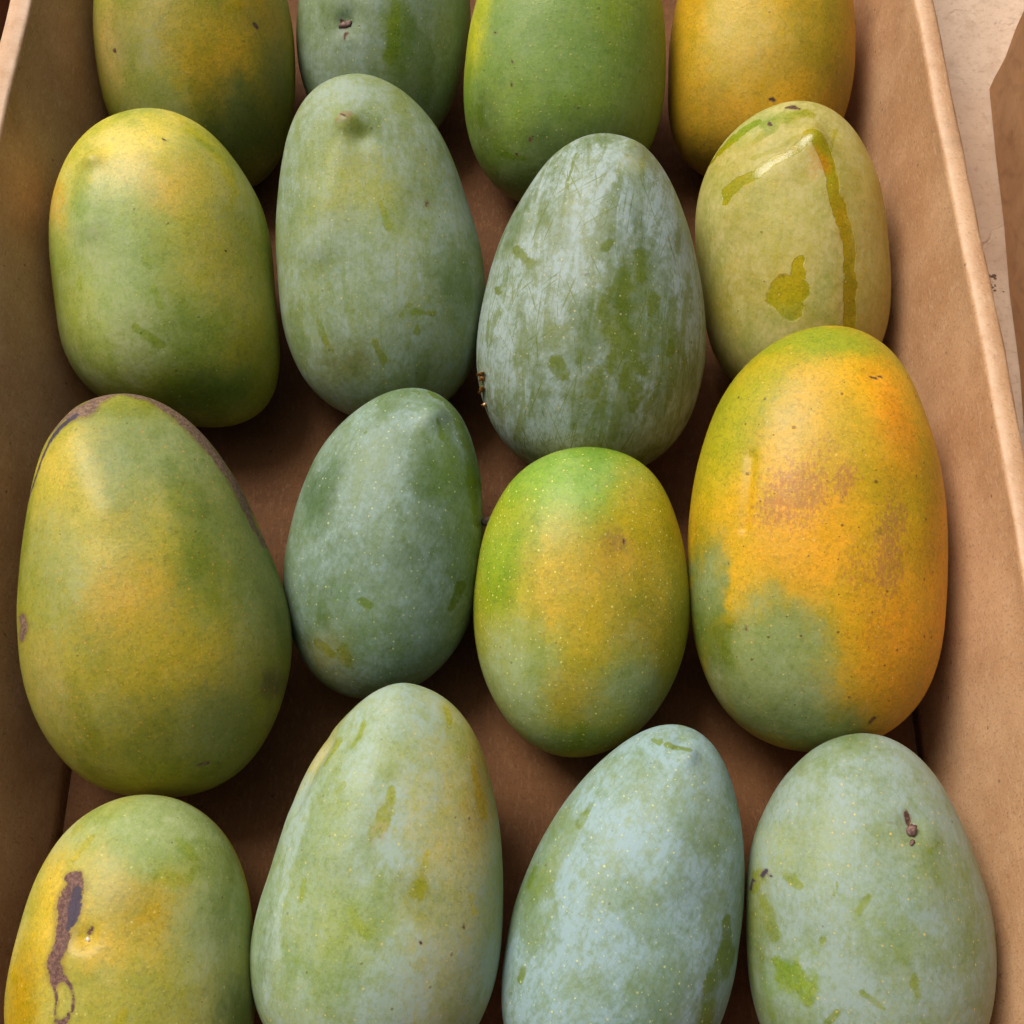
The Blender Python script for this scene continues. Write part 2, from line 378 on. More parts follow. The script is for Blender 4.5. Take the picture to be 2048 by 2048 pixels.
NU, NS = 208, 190
def build_mango(m, spec, index):
    y0, y1, ys, cs, hs = cross_sections(m.loop, NS)
    ph = np.linspace(0, 2 * math.pi, NU, endpoint=False) - math.pi / 2
    cph, sph = np.cos(ph), np.sin(ph)
    X = (cs[:, None] + hs[:, None] * cph); Y = np.repeat(ys[:, None], NU, 1); Z = DEPTH * hs[:, None] * sph
    V = np.stack([X.ravel(), Y.ravel(), Z.ravel()], -1)
    V = np.vstack([[(cs[0], y0, 0)], V, [(cs[-1], y1, 0)]])
    N = np.stack([np.repeat(1 / np.maximum(hs[:, None], 1e-4), NU, 1) * cph, np.zeros_like(X), np.repeat(1 / np.maximum(DEPTH * hs[:, None], 1e-4), NU, 1) * sph], -1).reshape(-1, 3)
    N = np.vstack([[(0, -1, 0)], N, [(0, 1, 0)]]); N[1:-1, 1] = np.repeat(-np.gradient(hs, ys) / np.maximum(hs, 1e-4), NU)
    N /= np.linalg.norm(N, axis=1)[:, None]
    off = index * 3.71
    Vn = V + off
    # gentle lumps of a real fruit
    disp = 0.0008 * vnoise(Vn * 30) + 0.00012 * vnoise(Vn * 90)
    q2 = V[:, :2]; front = sstep(V[:, 2], -0.004, 0.004)
    sc = m.scale
    for (pts, r, hgt) in spec.get('relief', []):
        lp = to_local(m, pts); best = np.zeros(len(V))
        for i in range(max(1, len(lp) - 1)):
            a, b = lp[i], lp[min(i + 1, len(lp) - 1)]
            dd = 1 - seg_sdf(q2, a, b, r * sc, r * sc)
            best = np.maximum(best, np.exp(-dd ** 2 * 1.2))
        disp += best * front * hgt * 0.0016
    V = V + N * disp[:, None]
    # faces
    fs = np.arange(NS - 1)[:, None] * NU; k = np.arange(NU)[None]; k2 = (k + 1) % NU
    quads = np.stack([1 + fs + k, 1 + fs + k2, 1 + fs + NU + k2, 1 + fs + NU + k], -1).reshape(-1, 4)
    top = len(V) - 1; kk = np.arange(NU); kk2 = (kk + 1) % NU
    tri0 = np.stack([np.zeros(NU, int), 1 + kk2, 1 + kk], -1); tri1 = np.stack([np.full(NU, top), 1 + (NS - 1) * NU + kk, 1 + (NS - 1) * NU + kk2], -1)
    me = bpy.data.meshes.new('mango')
    nl = quads.size + tri0.size + tri1.size; npoly = len(quads) + 2 * NU
    me.vertices.add(len(V)); me.vertices.foreach_set('co', V.astype(np.float32).ravel())
    me.loops.add(nl); me.loops.foreach_set('vertex_index', np.concatenate([quads.ravel(), tri0.ravel(), tri1.ravel()]).astype(np.int32))
    me.polygons.add(npoly)
    ls = np.concatenate([np.arange(len(quads)) * 4, quads.size + np.arange(2 * NU) * 3]).astype(np.int32)
    me.polygons.foreach_set('loop_start', ls)
    me.update(calc_edges=True); me.validate()
    me.polygons.foreach_set('use_smooth', np.ones(len(me.polygons), bool))
    # skin colour and marks (albedo only)
    n = len(V); col = np.tile(np.array(lin(spec['skin'])), (n, 1)); bloom = np.full(n, float(spec.get('bloom', .4)))
    Vs = Vn * np.array((1.0, 0.5, 1.0)); wx = np.stack([fbm(Vs * 60, 4), fbm(Vs * 60 + 9, 4)], -1)
    fine = np.stack([fbm(Vn * 190 + 3, 3), fbm(Vn * 190 + 31, 3)], -1); pore = np.stack([fbm(Vn * 620 + 5, 2), fbm(Vn * 620 + 41, 2)], -1)
    russ = np.zeros(n)
    for b in spec.get('blobs', []):
        kind, cx, cy, rx, ry, rot, val = b[:7]; stg = b[7] if len(b) > 7 else 1.0; hard = b[8] if len(b) > 8 else 0.0
        c = to_local(m, [(cx, cy)])[0]
        qq = q2 + wx * sc * min(rx, ry) * 0.30 + fine * sc * 8 + pore * sc * min(9, 0.16 * min(rx, ry)) - c
        a = R(rot); ex = np.array((math.cos(a), -math.sin(a))); ey = np.array((math.sin(a), math.cos(a)))
        qd = np.hypot((qq @ ex) / (rx * sc), (qq @ ey) / (ry * sc))
        wgt = (1 - sstep(qd, 0.25 + 0.55 * hard, 1.50 - 0.40 * hard)) * front * stg
        if kind == 's': col += (np.array(lin(val)) - col) * wgt[:, None]
        elif kind == 'b': bloom += (val - bloom) * wgt
        elif kind == 'r': russ = np.maximum(russ, wgt * val)
    lum = col @ np.array((0.3, 0.6, 0.1)); col = np.clip(lum[:, None] + (col - lum[:, None]) * 1.08, 0.004, 1) * np.array((0.98, 1.03, 1.0)); col[:, 0] += 0.22 * np.maximum(col[:, 1] - col[:, 0], 0)
    cloud = fbm(Vs * 48 + 70, 4); col *= 1 + np.clip(cloud, -1, 1)[:, None] * np.array((0.20, 0.13, 0.16))
    blot = sstep(fbm(Vs * 62 + 120, 5), 0.22, 0.62); rub = spec.get('blotch', 0.7)
    col *= 1 - blot[:, None] * rub * np.array((0.26, 0.17, 0.42)); bloom = bloom * (1 - 0.6 * rub * blot) * (1 + 0.22 * np.clip(fbm(Vs * 85 + 40, 4), -1, 1))
    marks = {c: np.full(n, -1.0) for c in 'mkdw'}
    for (kind, pts) in spec.get('marks', []):
        lp = to_local(m, [p[:2] for p in pts]); rd = [p[2] * sc for p in pts]
        qq = q2 + fine * sc * 3.2 + pore * sc * 1.2
        for i in range(max(1, len(lp) - 1)):
            j = min(i + 1, len(lp) - 1)
            s_ = seg_sdf(qq, lp[i], lp[j], rd[i], rd[j]); s_ = np.where(V[:, 2] > -0.004, s_, -1.0)
            marks[kind] = np.maximum(marks[kind], s_)
    marks['m'] = np.where(marks['m'] > -1, np.clip(marks['m'] + 0.30 * fbm(Vs * 240 + 11, 3), -1, 1), -1)
    ca = me.color_attributes.new('skin', 'FLOAT_COLOR', 'POINT')
    ca.data.foreach_set('color', np.hstack([np.clip(col, 0, 1), np.ones((n, 1))]).astype(np.float32).ravel())
    for nm, ar in (('bloom', np.clip(bloom, 0, 1)), ('russet', russ), ('wiped', marks['m']), ('scab', marks['k']), ('bruise', marks['d']), ('wet', marks['w'])):
        me.attributes.new(nm, 'FLOAT', 'POINT').data.foreach_set('value', np.clip(ar, -1, 1).astype(np.float32))
    arc = np.concatenate([[0], np.cumsum(np.hypot(np.diff(ys), np.diff(hs)))])
    peel = np.zeros((n, 3), np.float32)
    peel[1:-1, 0] = (hs[:, None] * (math.pi / 2 - ph)[None, :]).ravel(); peel[1:-1, 1] = np.repeat(arc, NU); peel[-1, 1] = arc[-1]
    me.attributes.new('peel', 'FLOAT_VECTOR', 'POINT').data.foreach_set('vector', peel.ravel())
    me.materials.append(mango_material(spec, index))
    o = bpy.data.objects.new('mango', me); C.objects.link(o)
    o.matrix_world = Matrix(((m.lat[0], m.axis[0], m.nrm[0], m.C[0]), (m.lat[1], m.axis[1], m.nrm[1], m.C[1]), (m.lat[2], m.axis[2], m.nrm[2], m.C[2]), (0, 0, 0, 1)))
    m.V, m.N, m.obj = V, N, o
    return o

def mango_material(spec, index):
    t = NT('mango_skin_%s' % spec['mat']); uv = t.attr('peel', 'Vector'); off = (index * 0.37, index * 0.23, index * 0.51)
    v = t.coord(offset=off)
    def flat(dx, scale, rz=0.0):
        q = t.add('ShaderNodeMapping'); q.inputs[2].default_value = (0, 0, rz); t.l.new(uv, q.inputs[0])
        m_ = t.add('ShaderNodeMapping'); m_.inputs[1].default_value = (off[0] * 31 + dx, off[1] * 17, 0); m_.inputs[3].default_value = (*scale, 1)
        t.l.new(q.outputs[0], m_.inputs[0]); return m_.outputs[0]
    def noise2(vec, detail, rough=0.5, dist=0.0):
        n = t.add('ShaderNodeTexNoise', noise_dimensions='2D'); t.l.new(vec, n.inputs['Vector']); n.inputs['Scale'].default_value = 1
        n.inputs['Detail'].default_value = detail; n.inputs['Roughness'].default_value = rough; n.inputs['Distortion'].default_value = dist
        return n.outputs[0]
    def voro2(vec):
        n = t.add('ShaderNodeTexVoronoi', voronoi_dimensions='2D'); t.l.new(vec, n.inputs['Vector']); n.inputs['Scale'].default_value = 1
        q = t.add('ShaderNodeSeparateColor'); t.l.new(n.outputs['Color'], q.inputs[0]); return n.outputs['Distance'], q
    skin = t.attr('skin', 'Color'); bl = t.attr('bloom'); wiped = t.attr('wiped'); scab = t.attr('scab'); bruise = t.attr('bruise'); wet = t.attr('wet'); rus = t.attr('russet')
    n_lo = t.noise(v, 42, 5, 0.6, 0.3); n_mid = t.noise(v, 150, 6, 0.62); n_fi = t.noise(v, 700, 4, 0.6)
    # under colour: cloudy, then mottled, then a fine grain
    c = t.mix(t.step(t.noise(v, 75, 6, 0.65, 0.4), 0.42, 0.62, 0.0, 0.55), skin, t.mix(1.0, skin, (0.74, 0.90, 0.70), 'MULTIPLY'))
    c = t.mix(t.step(n_mid, 0.46, 0.62, 0.0, 0.55), c, t.mix(1.0, skin, (1.22, 1.10, 0.95), 'MULTIPLY'))
    c = t.mix(t.step(t.noise(v, 260, 6, 0.7), 0.50, 0.64, 0.0, 0.55), c, t.mix(1.0, skin, (0.72, 0.84, 0.60), 'MULTIPLY'))
    c = t.mix(t.step(n_fi, 0.50, 0.64, 0.0, 0.50), c, t.mix(1.0, skin, (0.56, 0.58, 0.44), 'MULTIPLY'))
    c = t.mix(t.step(t.noise(v, 1300, 3, 0.6), 0.53, 0.66, 0.0, 0.40), c, t.mix(1.0, skin, (1.6, 1.5, 1.3), 'MULTIPLY'))
    # waxy bloom, brushed in short strokes and rubbed away
    b = t.math('MULTIPLY', bl, t.step(n_lo, 0.30, 0.62, 0.58, 1.12))
    b = t.math('MULTIPLY', b, t.step(n_mid, 0.34, 0.58, 0.72, 1.06))
    b = t.math('MULTIPLY', b, t.step(t.noise(v, 420, 6, 0.7), 0.34, 0.60, 0.74, 1.10))
    for k, (rz, sx, sy) in enumerate(((0.5, 620, 150), (-0.75, 560, 130), (0.05, 700, 120))):
        st = noise2(flat(3 * k, (sx, sy), rz), 4, 0.65, 0.5)
        b = t.math('MULTIPLY', b, t.step(st, 0.36, 0.56, 0.84, 1.05))
    sa = spec.get('scratch', 0.25)
    scr = None
    patch = t.step(t.noise(t.coord(offset=(off[2], off[0], off[1])), 60, 3, 0.6), 0.38, 0.58, 0.25, 1.0)
    for k, (rz, sx, sy) in enumerate(((0.35, 900, 26), (-0.45, 850, 24), (0.08, 950, 22), (0.95, 1000, 40), (-0.15, 800, 30))):
        s1 = noise2(flat(7.7 * k, (sx, sy), rz + 0.1 * (index % 3)), 3, 0.55)
        s1 = t.step(s1, 0.735 - 0.06 * sa, 0.775 - 0.06 * sa)
        scr = s1 if scr is None else t.math('MAXIMUM', scr, s1)
    sme = t.math('ADD', noise2(flat(4.4, (120, 26), 0.06), 5, 0.65, 0.6), t.math('MULTIPLY', t.math('SUBTRACT', t.noise(v, 260, 5, 0.7), 0.5), 0.5))
    b = t.math('MULTIPLY', b, t.step(sme, 0.36, 0.56, 1.0 - 0.65 * sa, 1.04))
    scr = t.math('MULTIPLY', t.math('MULTIPLY', scr, patch), min(1.0, 0.20 + 0.65 * sa))
    b = t.math('MULTIPLY', b, t.math('SUBTRACT', 1.0, scr))
    wob = t.math('MULTIPLY', t.math('SUBTRACT', t.noise(v, 380, 6, 0.75), 0.5), 1.5)
    wm = t.step(t.math('ADD', wiped, wob), -0.02, 0.55)
    wm = t.math('MULTIPLY', wm, t.step(t.noise(v, 210, 5, 0.7), 0.34, 0.54, 0.5, 1.0))
    b = t.math('MULTIPLY', b, t.math('SUBTRACT', 1.0, t.math('MULTIPLY', wm, 0.88)))
    wob2 = t.math('MULTIPLY', t.math('SUBTRACT', t.noise(v, 300, 4, 0.6), 0.5), 0.5)
    wetm = t.step(t.math('ADD', wet, wob2), 0.0, 0.16)
    b = t.math('MULTIPLY', b, t.math('SUBTRACT', 1.0, wetm), clamp=True)
    c = t.mix(t.math('MULTIPLY', b, 0.80), c, lin(spec.get('bloomcol', (164, 180, 150))))
    # lenticels
    la = spec.get('lent', 0.3)
    d, sp = voro2(flat(1.3, (290, 290)))
    rad = t.math('MULTIPLY_ADD', t.math('POWER', sp.outputs[0], 2.0), 0.09, 0.075)
    dot = t.math('SUBTRACT', 1.0, t.math('DIVIDE', d, rad), clamp=True)
    dot = t.step(dot, 0.0, 0.5)
    dot = t.math('MULTIPLY', dot, t.math('LESS_THAN', sp.outputs[1], 0.12 + 0.6 * la))
    dot = t.math('MULTIPLY', dot, t.math('MULTIPLY_ADD', sp.outputs[2], 0.5, min(0.5, 0.1 + 0.45 * la)))
    c = t.mix(dot, c, lin(spec.get('lentcol', (206, 200, 110))))
    # dark pores
    da = spec.get('specks', 0.2)
    d2, sp2 = voro2(flat(21.9, (170, 170)))
    dk = t.math('MULTIPLY', t.step(t.math('DIVIDE', d2, t.math('MULTIPLY_ADD', t.math('POWER', sp2.outputs[2], 3.0), 0.10, 0.05)), 0.5, 1.0, 1.0, 0.0), t.math('LESS_THAN', sp2.outputs[0], 0.02 + 0.45 * da))
    c = t.mix(t.math('MULTIPLY', dk, 0.35 + 0.45 * da), c, lin((92, 62, 34)))
    # russet freckles
    rn = t.math('ADD', noise2(flat(9.1, (720, 400), 0.05), 7, 0.8), t.math('MULTIPLY', t.math('SUBTRACT', rus, 0.5), 0.26))
    c = t.mix(t.math('MULTIPLY', t.math('MULTIPLY', t.step(rn, 0.49, 0.66), t.step(rus, 0.02, 0.35)), 0.60), c, lin(spec.get('russetcol', (150, 100, 66))))
    # corky scabs
    wob3 = t.math('MULTIPLY', t.math('SUBTRACT', t.noise(v, 620, 5, 0.75), 0.5), 1.3)
    sm = t.step(t.math('ADD', scab, wob3), 0.0, 0.22)
    sc_col = t.mix(t.step(t.noise(v, 800, 4, 0.7), 0.4, 0.65), lin(spec.get('scabcol', (74, 50, 40))), lin(spec.get('scabcol2', (112, 82, 62))))
    halo = t.step(t.math('ADD', t.math('MAXIMUM', scab, bruise), wob2), -0.75, 0.05, 0.0, 0.45)
    c = t.mix(halo, c, lin((112, 92, 50)))
    c = t.mix(sm, c, sc_col)
    bm_ = t.step(t.math('ADD', bruise, wob3), 0.0, 0.3)
    c = t.mix(bm_, c, t.mix(n_mid, lin((44, 38, 48)), lin((92, 78, 92))))
    t.l.new(c, t.bsdf.inputs['Base Color'])
    ro = t.math('MULTIPLY_ADD', b, 0.14, 0.43)
    ro = t.math('ADD', ro, t.math('MULTIPLY', t.math('SUBTRACT', n_mid, 0.5), 0.2))
    ro = t.math('MULTIPLY_ADD', t.math('MAXIMUM', sm, bm_), 0.25, ro)
    rmix = t.add('ShaderNodeMix'); t.l.new(wetm, rmix.inputs[0]); t.l.new(ro, rmix.inputs[2]); rmix.inputs[3].default_value = 0.22
    t.l.new(rmix.outputs[0], t.bsdf.inputs['Roughness'])
    t.bsdf.inputs['Specular IOR Level'].default_value = 0.36
    h = t.math('ADD', t.math('MULTIPLY', n_fi, 0.35), t.math('MULTIPLY', dot, 0.25))
    h = t.math('SUBTRACT', h, t.math('MULTIPLY', dk, 0.5))
    h = t.math('ADD', h, t.math('MULTIPLY', sm, t.math('MULTIPLY_ADD', t.noise(v, 900, 3, 0.7), 0.8, 0.5)))
    h = t.math('ADD', h, t.math('MULTIPLY', wetm, 0.9))
    nb = t.bump(h, 0.34, 0.0008)
    nb = t.bump(t.noise(v, 330, 4, 0.6), 0.10, 0.0007, nb)
    nb = t.bump(t.noise(v, 90, 3, 0.5), 0.16, 0.002, nb)
    t.l.new(nb, t.bsdf.inputs['Normal'])
    return t.m

GRP = 'mangoes laid in rows in the cardboard box'
# every fruit: its traced outline, how steeply it leans, its skin, its blotches ('s' skin colour, 'b' bloom, 'r' russet)
# and its sharp marks ('m' bloom wiped off, 'w' wet sap, 'k' corky scab, 'd' dark bruise)
SPECS = [
 dict(mat='olive_gold', label='olive mango with a golden patch at the back beside the left wall', elev=31,
  loop=[(330,-230),(455,-170),(532,-40),(556,100),(556,200),(538,275),(505,340),(440,372),(360,358),(290,312),(225,252),(191,175),(177,80),(175,-20),(192,-110),(245,-190)],
  skin=(146,142,44), bloom=.2, bloomcol=(156,154,108), lent=.15, specks=.12, lentcol=(196,170,80),
  blobs=[('s',410,120,80,140,-10,(190,150,34)),('s',350,30,90,60,0,(172,150,56),.7),('s',500,30,50,70,0,(180,144,40),.8),('s',215,90,45,90,0,(172,146,84),.8),('b',280,60,50,60,0,.75),('s',470,260,110,90,0,(94,106,40)),('s',300,200,70,70,0,(128,136,66),.8),('b',400,110,60,90,0,.1),('b',300,250,70,60,0,.55),('s',525,160,25,90,0,(112,112,42),.8)],
  marks=[('k',[(482,46,4),(484,51,4)]),('k',[(214,95,2),(218,101,1.5)]),('m',[(430,20,8),(455,8,10)])]),
 dict(mat='sage_stem_mark', label='pale sage green mango with a small dark stem mark, second in the back row', elev=31,
  loop=[(725,-240),(815,-185),(870,-80),(889,10),(885,70),(862,175),(828,245),(765,290),(695,290),(622,250),(580,190),(562,110),(560,40),(572,-60),(628,-180)],
  skin=(112,128,66), bloom=.72, bloomcol=(152,168,152), lent=.35, specks=.1, scratch=.2,
  blobs=[('s',750,60,30,90,8,(104,126,34)),('b',748,60,26,80,8,.15),('b',840,60,30,90,0,.9),('b',620,130,40,60,0,.85),('s',650,50,16,60,5,(84,104,64),.8),('s',690,210,90,50,0,(110,130,76),.7)],
  marks=[('k',[(643,38,3),(652,44,6)]),('k',[(655,60,3),(650,72,2)]),('m',[(748,8,10),(744,60,15),(736,110,12)])],
  relief=[([(650,44)],22,-1.3)]),
 dict(mat='deep_green', label='bright deep green mango with fine pale dots, third in the back row', elev=31,
  loop=[(1085,-250),(1185,-190),(1238,-60),(1256,60),(1256,150),(1243,240),(1200,325),(1130,374),(1050,392),(970,384),(917,335),(883,250),(874,180),(881,95),(905,-20),(965,-170)],
  skin=(116,142,46), bloom=.3, bloomcol=(146,166,116), lent=.6, specks=.22, lentcol=(186,184,92),
  blobs=[('s',905,45,34,80,14,(188,182,22)),('s',1050,50,110,90,0,(122,152,70),.8),('s',1190,60,40,100,0,(116,138,44),.8),('s',1080,300,150,70,0,(92,116,46)),('b',980,330,70,50,0,.6),('b',1030,80,80,70,0,.5),('s',910,230,30,60,0,(78,98,40),.8),('b',1190,240,50,50,0,.45),('s',1160,20,30,60,0,(140,160,40),.8)],
  marks=[('k',[(964,164,2.5)]),('k',[(966,118,2.5)]),('k',[(1002,263,3)]),('k',[(975,290,3)]),('k',[(938,60,3)]),('m',[(905,200,8),(910,235,10)]),('m',[(950,290,6),(985,300,7)])]),
 dict(mat='golden_yellow', label='golden yellow mango in the far right corner of the box', elev=31,
  loop=[(1445,-220),(1548,-165),(1603,-50),(1618,70),(1614,140),(1595,220),(1550,300),(1480,345),(1400,358),(1328,338),(1285,303),(1265,262),(1261,195),(1264,75),(1285,-40),(1342,-160)],
  skin=(198,154,26), blotch=.35, bloom=.12, bloomcol=(206,184,110), lent=.4, specks=.1, lentcol=(216,160,50),
  blobs=[('s',1400,60,80,90,0,(206,172,66)),('b',1400,60,70,80,0,.5),('s',1340,240,80,90,20,(190,142,26)),('s',1560,60,50,120,0,(184,152,44)),('s',1440,120,60,50,0,(190,150,36),.8),('s',1340,310,60,40,20,(140,110,40),.8),('s',1590,170,40,60,0,(150,124,40),.8)],
  marks=[('k',[(1456,185,4),(1464,189,3)]),('k',[(1579,133,2),(1578,139,2)]),('k',[(1330,270,2)])]),

 dict(mat='yellow_shoulder', label='pale yellow-green mango with a bulging lower right corner, by the left wall', elev=25,
  loop=[(280,203),(320,206),(370,230),(425,280),(465,335),(498,390),(511,450),(517,525),(521,600),(524,675),(521,722),(505,765),(475,792),(435,803),(385,806),(330,795),(250,778),(180,745),(135,700),(110,615),(99,525),(94,440),(96,390),(108,335),(130,280),(165,240),(215,212)],
  skin=(150,154,50), bloom=.32, bloomcol=(174,182,128), lent=.2, specks=.12,
  blobs=[('s',260,250,150,70,-8,(222,196,84)),('s',320,345,120,60,20,(206,172,76),.85),('s',190,330,80,60,0,(196,176,84),.8),('s',430,500,70,170,8,(178,164,58),.9),('s',480,690,60,90,0,(166,152,40),.9),('s',215,480,80,150,5,(142,164,90)),('s',380,760,120,45,0,(98,118,34)),('s',330,640,90,60,0,(128,144,44),.9),('b',210,590,90,90,0,.7),('b',180,430,50,90,0,.8),('s',105,370,22,80,0,(196,156,52),.9),('b',270,240,130,60,0,.35),('b',420,720,100,80,0,.15),('s',150,690,40,60,0,(122,128,52),.8),('b',230,680,90,40,0,.7),('b',450,350,40,80,20,.7)],
  marks=[('m',[(360,245,8),(395,275,14),(425,325,15),(438,360,11),(434,392,6)]),('k',[(306,260,1.3),(318,266,2)]),('k',[(421,359,1.8)]),('k',[(430,474,2)]),('m',[(268,455,5),(278,495,10)]),('m',[(290,545,8),(300,575,8)]),('m',[(240,385,6),(225,420,9)]),('m',[(255,620,10),(300,650,12)]),('m',[(150,520,6),(150,545,6)])],
  relief=[([(178,305)],16,1.3),([(490,735)],55,.6),([(180,310),(170,420)],30,1.0)]),
 dict(mat='grey_green_nub', label='tall grey-green mango with a brown nub near its tip, in the second row', elev=25,
  loop=[(670,136),(712,142),(760,170),(805,215),(845,280),(875,355),(898,425),(912,480),(916,520),(912,580),(903,640),(890,690),(868,733),(835,765),(780,790),(715,796),(655,787),(620,765),(580,720),(550,670),(532,600),(525,525),(522,450),(527,375),(535,300),(545,240),(565,195),(600,160),(635,141)],
  skin=(118,132,54), bloom=.8, bloomcol=(156,172,158), lent=.35, specks=.12, scratch=.5, lentcol=(208,190,100),
  blobs=[('b',690,165,90,32,0,.98),('s',672,248,50,26,-15,(104,118,40)),('b',672,248,46,24,-15,.18),('r',653,236,16,18,0,.9),('s',680,350,85,70,0,(148,150,50)),('b',690,350,70,60,0,.4),('b',810,260,45,110,-15,.95),('b',880,470,30,120,0,.95),('s',855,530,40,80,0,(88,112,44)),('b',855,530,38,70,0,.3),('s',660,685,60,50,0,(112,112,42)),('b',660,685,55,45,0,.28),('b',600,600,50,60,0,.8),('b',570,320,40,120,5,.75),('s',700,480,110,90,0,(124,140,66),.8),('b',760,620,60,60,0,.75),('s',720,740,110,50,0,(120,130,60),.8),('b',760,420,70,30,30,.6)],
  marks=[('m',[(716,376,3),(724,400,7),(731,428,9)]),('m',[(600,608,6),(614,636,9),(630,662,7)]),('m',[(786,600,2),(786,612,4),(788,626,7)]),('k',[(805,380,2),(806,384,3)]),('k',[(648,226,1.5),(656,236,2)]),('m',[(772,575,5),(752,596,4)]),('m',[(780,590,8),(820,588,8)]),('m',[(705,640,4),(722,680,7)])],
  relief=[([(655,230)],26,1.6),([(680,262)],22,-1.0),([(652,240),(620,340),(600,460)],40,1.3),([(680,260),(760,340)],40,.7)]),
 dict(mat='silver_scratched', label='silvery blue-grey mango covered in fine scratches, third in the second row', elev=25,
  loop=[(1132,245),(1180,256),(1216,280),(1246,315),(1271,360),(1296,425),(1316,500),(1328,565),(1333,630),(1330,690),(1316,750),(1291,810),(1256,852),(1205,885),(1145,902),(1085,905),(1030,895),(985,872),(950,843),(920,780),(906,715),(901,650),(905,590),(920,525),(943,455),(968,398),(1001,345),(1038,298),(1082,262)],
  skin=(98,112,40), bloom=.98, bloomcol=(166,182,180), lent=.45, specks=.15, scratch=.95, lentcol=(196,186,130),
  blobs=[('b',1180,560,50,140,0,.4),('b',1165,690,95,60,10,.55),('b',1195,330,26,80,-8,.55),('s',1188,312,28,26,0,(150,150,84),.8),('b',1150,770,110,60,0,.6),('b',960,440,40,80,15,.6),('b',1100,380,50,90,10,1.0),('b',1010,580,80,120,0,.95),('b',1230,760,60,70,0,.85),('s',1060,262,60,16,0,(150,140,130),.6)],
  marks=[('m',[(1176,512,14),(1168,545,28),(1158,590,36),(1165,640,40),(1185,680,34),(1210,695,16)]),('m',[(1160,640,26),(1160,690,22),(1200,740,20),(1190,770,10)]),('m',[(1052,684,16),(1062,704,19),(1046,690,12)]),('m',[(1140,470,10),(1150,460,8)]),('m',[(1264,640,5),(1266,658,9),(1260,668,6)]),('m',[(936,545,8),(940,552,9)]),('m',[(1206,480,14),(1210,520,14)]),('m',[(1230,560,14),(1240,610,16)]),('m',[(1088,290,3),(1070,350,5),(1060,410,4)]),('m',[(970,470,10),(1000,500,14)]),('m',[(1130,700,14),(1120,740,20)]),('k',[(1300,650,1.5),(1304,643,1)])],
  relief=[([(1188,285)],24,1.0),([(1186,300),(1150,420),(1130,540)],60,.85),([(1195,300),(1270,430)],40,.6)]),
 dict(mat='sap_streaked', label='yellowish mango with a long wet sap streak running down it', elev=25,
  loop=[(1506,186),(1547,191),(1586,214),(1616,254),(1641,300),(1661,360),(1673,425),(1681,490),(1684,540),(1679,590),(1667,640),(1640,695),(1595,735),(1540,757),(1480,760),(1425,748),(1382,722),(1355,685),(1338,640),(1328,575),(1320,525),(1311,475),(1309,415),(1321,370),(1346,300),(1376,254),(1416,220),(1462,195)],
  skin=(162,144,28), blotch=.35, bloom=.74, bloomcol=(196,184,120), lent=.3, specks=.08, lentcol=(214,170,80),
  blobs=[('s',1330,440,34,140,0,(132,140,60),.8),('s',1620,420,60,160,0,(176,150,66)),('s',1480,400,80,80,0,(172,158,60)),('s',1390,420,40,60,20,(152,140,40)),('b',1390,400,40,50,30,.45),('s',1543,312,18,22,0,(204,134,30),.9),('s',1585,420,14,70,-8,(164,130,18),.9),('b',1450,205,80,22,0,.9),('s',1420,230,90,40,-25,(116,138,56)),('s',1450,660,100,70,0,(150,152,74)),('s',1560,560,30,90,0,(128,136,50),.8),('b',1360,620,40,90,0,.65),('s',1600,560,16,80,0,(140,120,10))],
  marks=[('w',[(1525,262,12),(1540,272,16),(1555,300,13),(1566,340,11),(1578,385,11),(1592,432,13),(1602,480,12),(1606,530,13),(1604,575,12),(1606,625,13)]),('w',[(1342,308,4),(1370,275,7),(1400,246,9),(1430,228,8)]),('w',[(1368,385,5),(1374,360,12),(1395,344,11),(1425,332,9),(1460,305,8),(1500,286,10),(1528,268,12)]),('w',[(1480,560,30),(1492,582,22),(1478,545,26),(1500,550,26)]),('w',[(1508,520,12),(1508,495,10),(1512,488,8)]),('m',[(1440,235,12),(1480,224,16),(1520,216,14)]),('m',[(1420,270,8),(1460,240,14)]),('k',[(1484,205,3),(1498,204,4),(1508,207,2.5)]),('k',[(1452,232,3),(1458,235,2)]),('m',[(1420,300,6),(1470,280,8),(1510,262,8)]),('m',[(1565,290,4),(1576,245,5)])],
  relief=[([(1535,262)],22,1.5),([(1560,250)],20,-.8),([(1530,280),(1440,330)],36,.8),([(1540,290),(1600,420)],50,.8)]),

 dict(mat='brown_edged', label='large olive mango with a brown scarred edge over its top, at the left wall', elev=19,
  loop=[(237,738),(280,745),(322,766),(362,800),(400,845),(432,887),(458,927),(484,990),(516,1061),(536,1118),(545,1176),(546,1238),(536,1306),(512,1374),(482,1421),(450,1461),(410,1488),(350,1503),(280,1504),(210,1496),(155,1471),(110,1426),(75,1366),(52,1301),(39,1216),(35,1131),(40,1056),(48,991),(56,945),(66,898),(83,845),(112,795),(155,760),(200,741)],
  skin=(146,140,48), bloom=.26, bloomcol=(164,170,118), lent=.55, specks=.15, lentcol=(206,150,50),
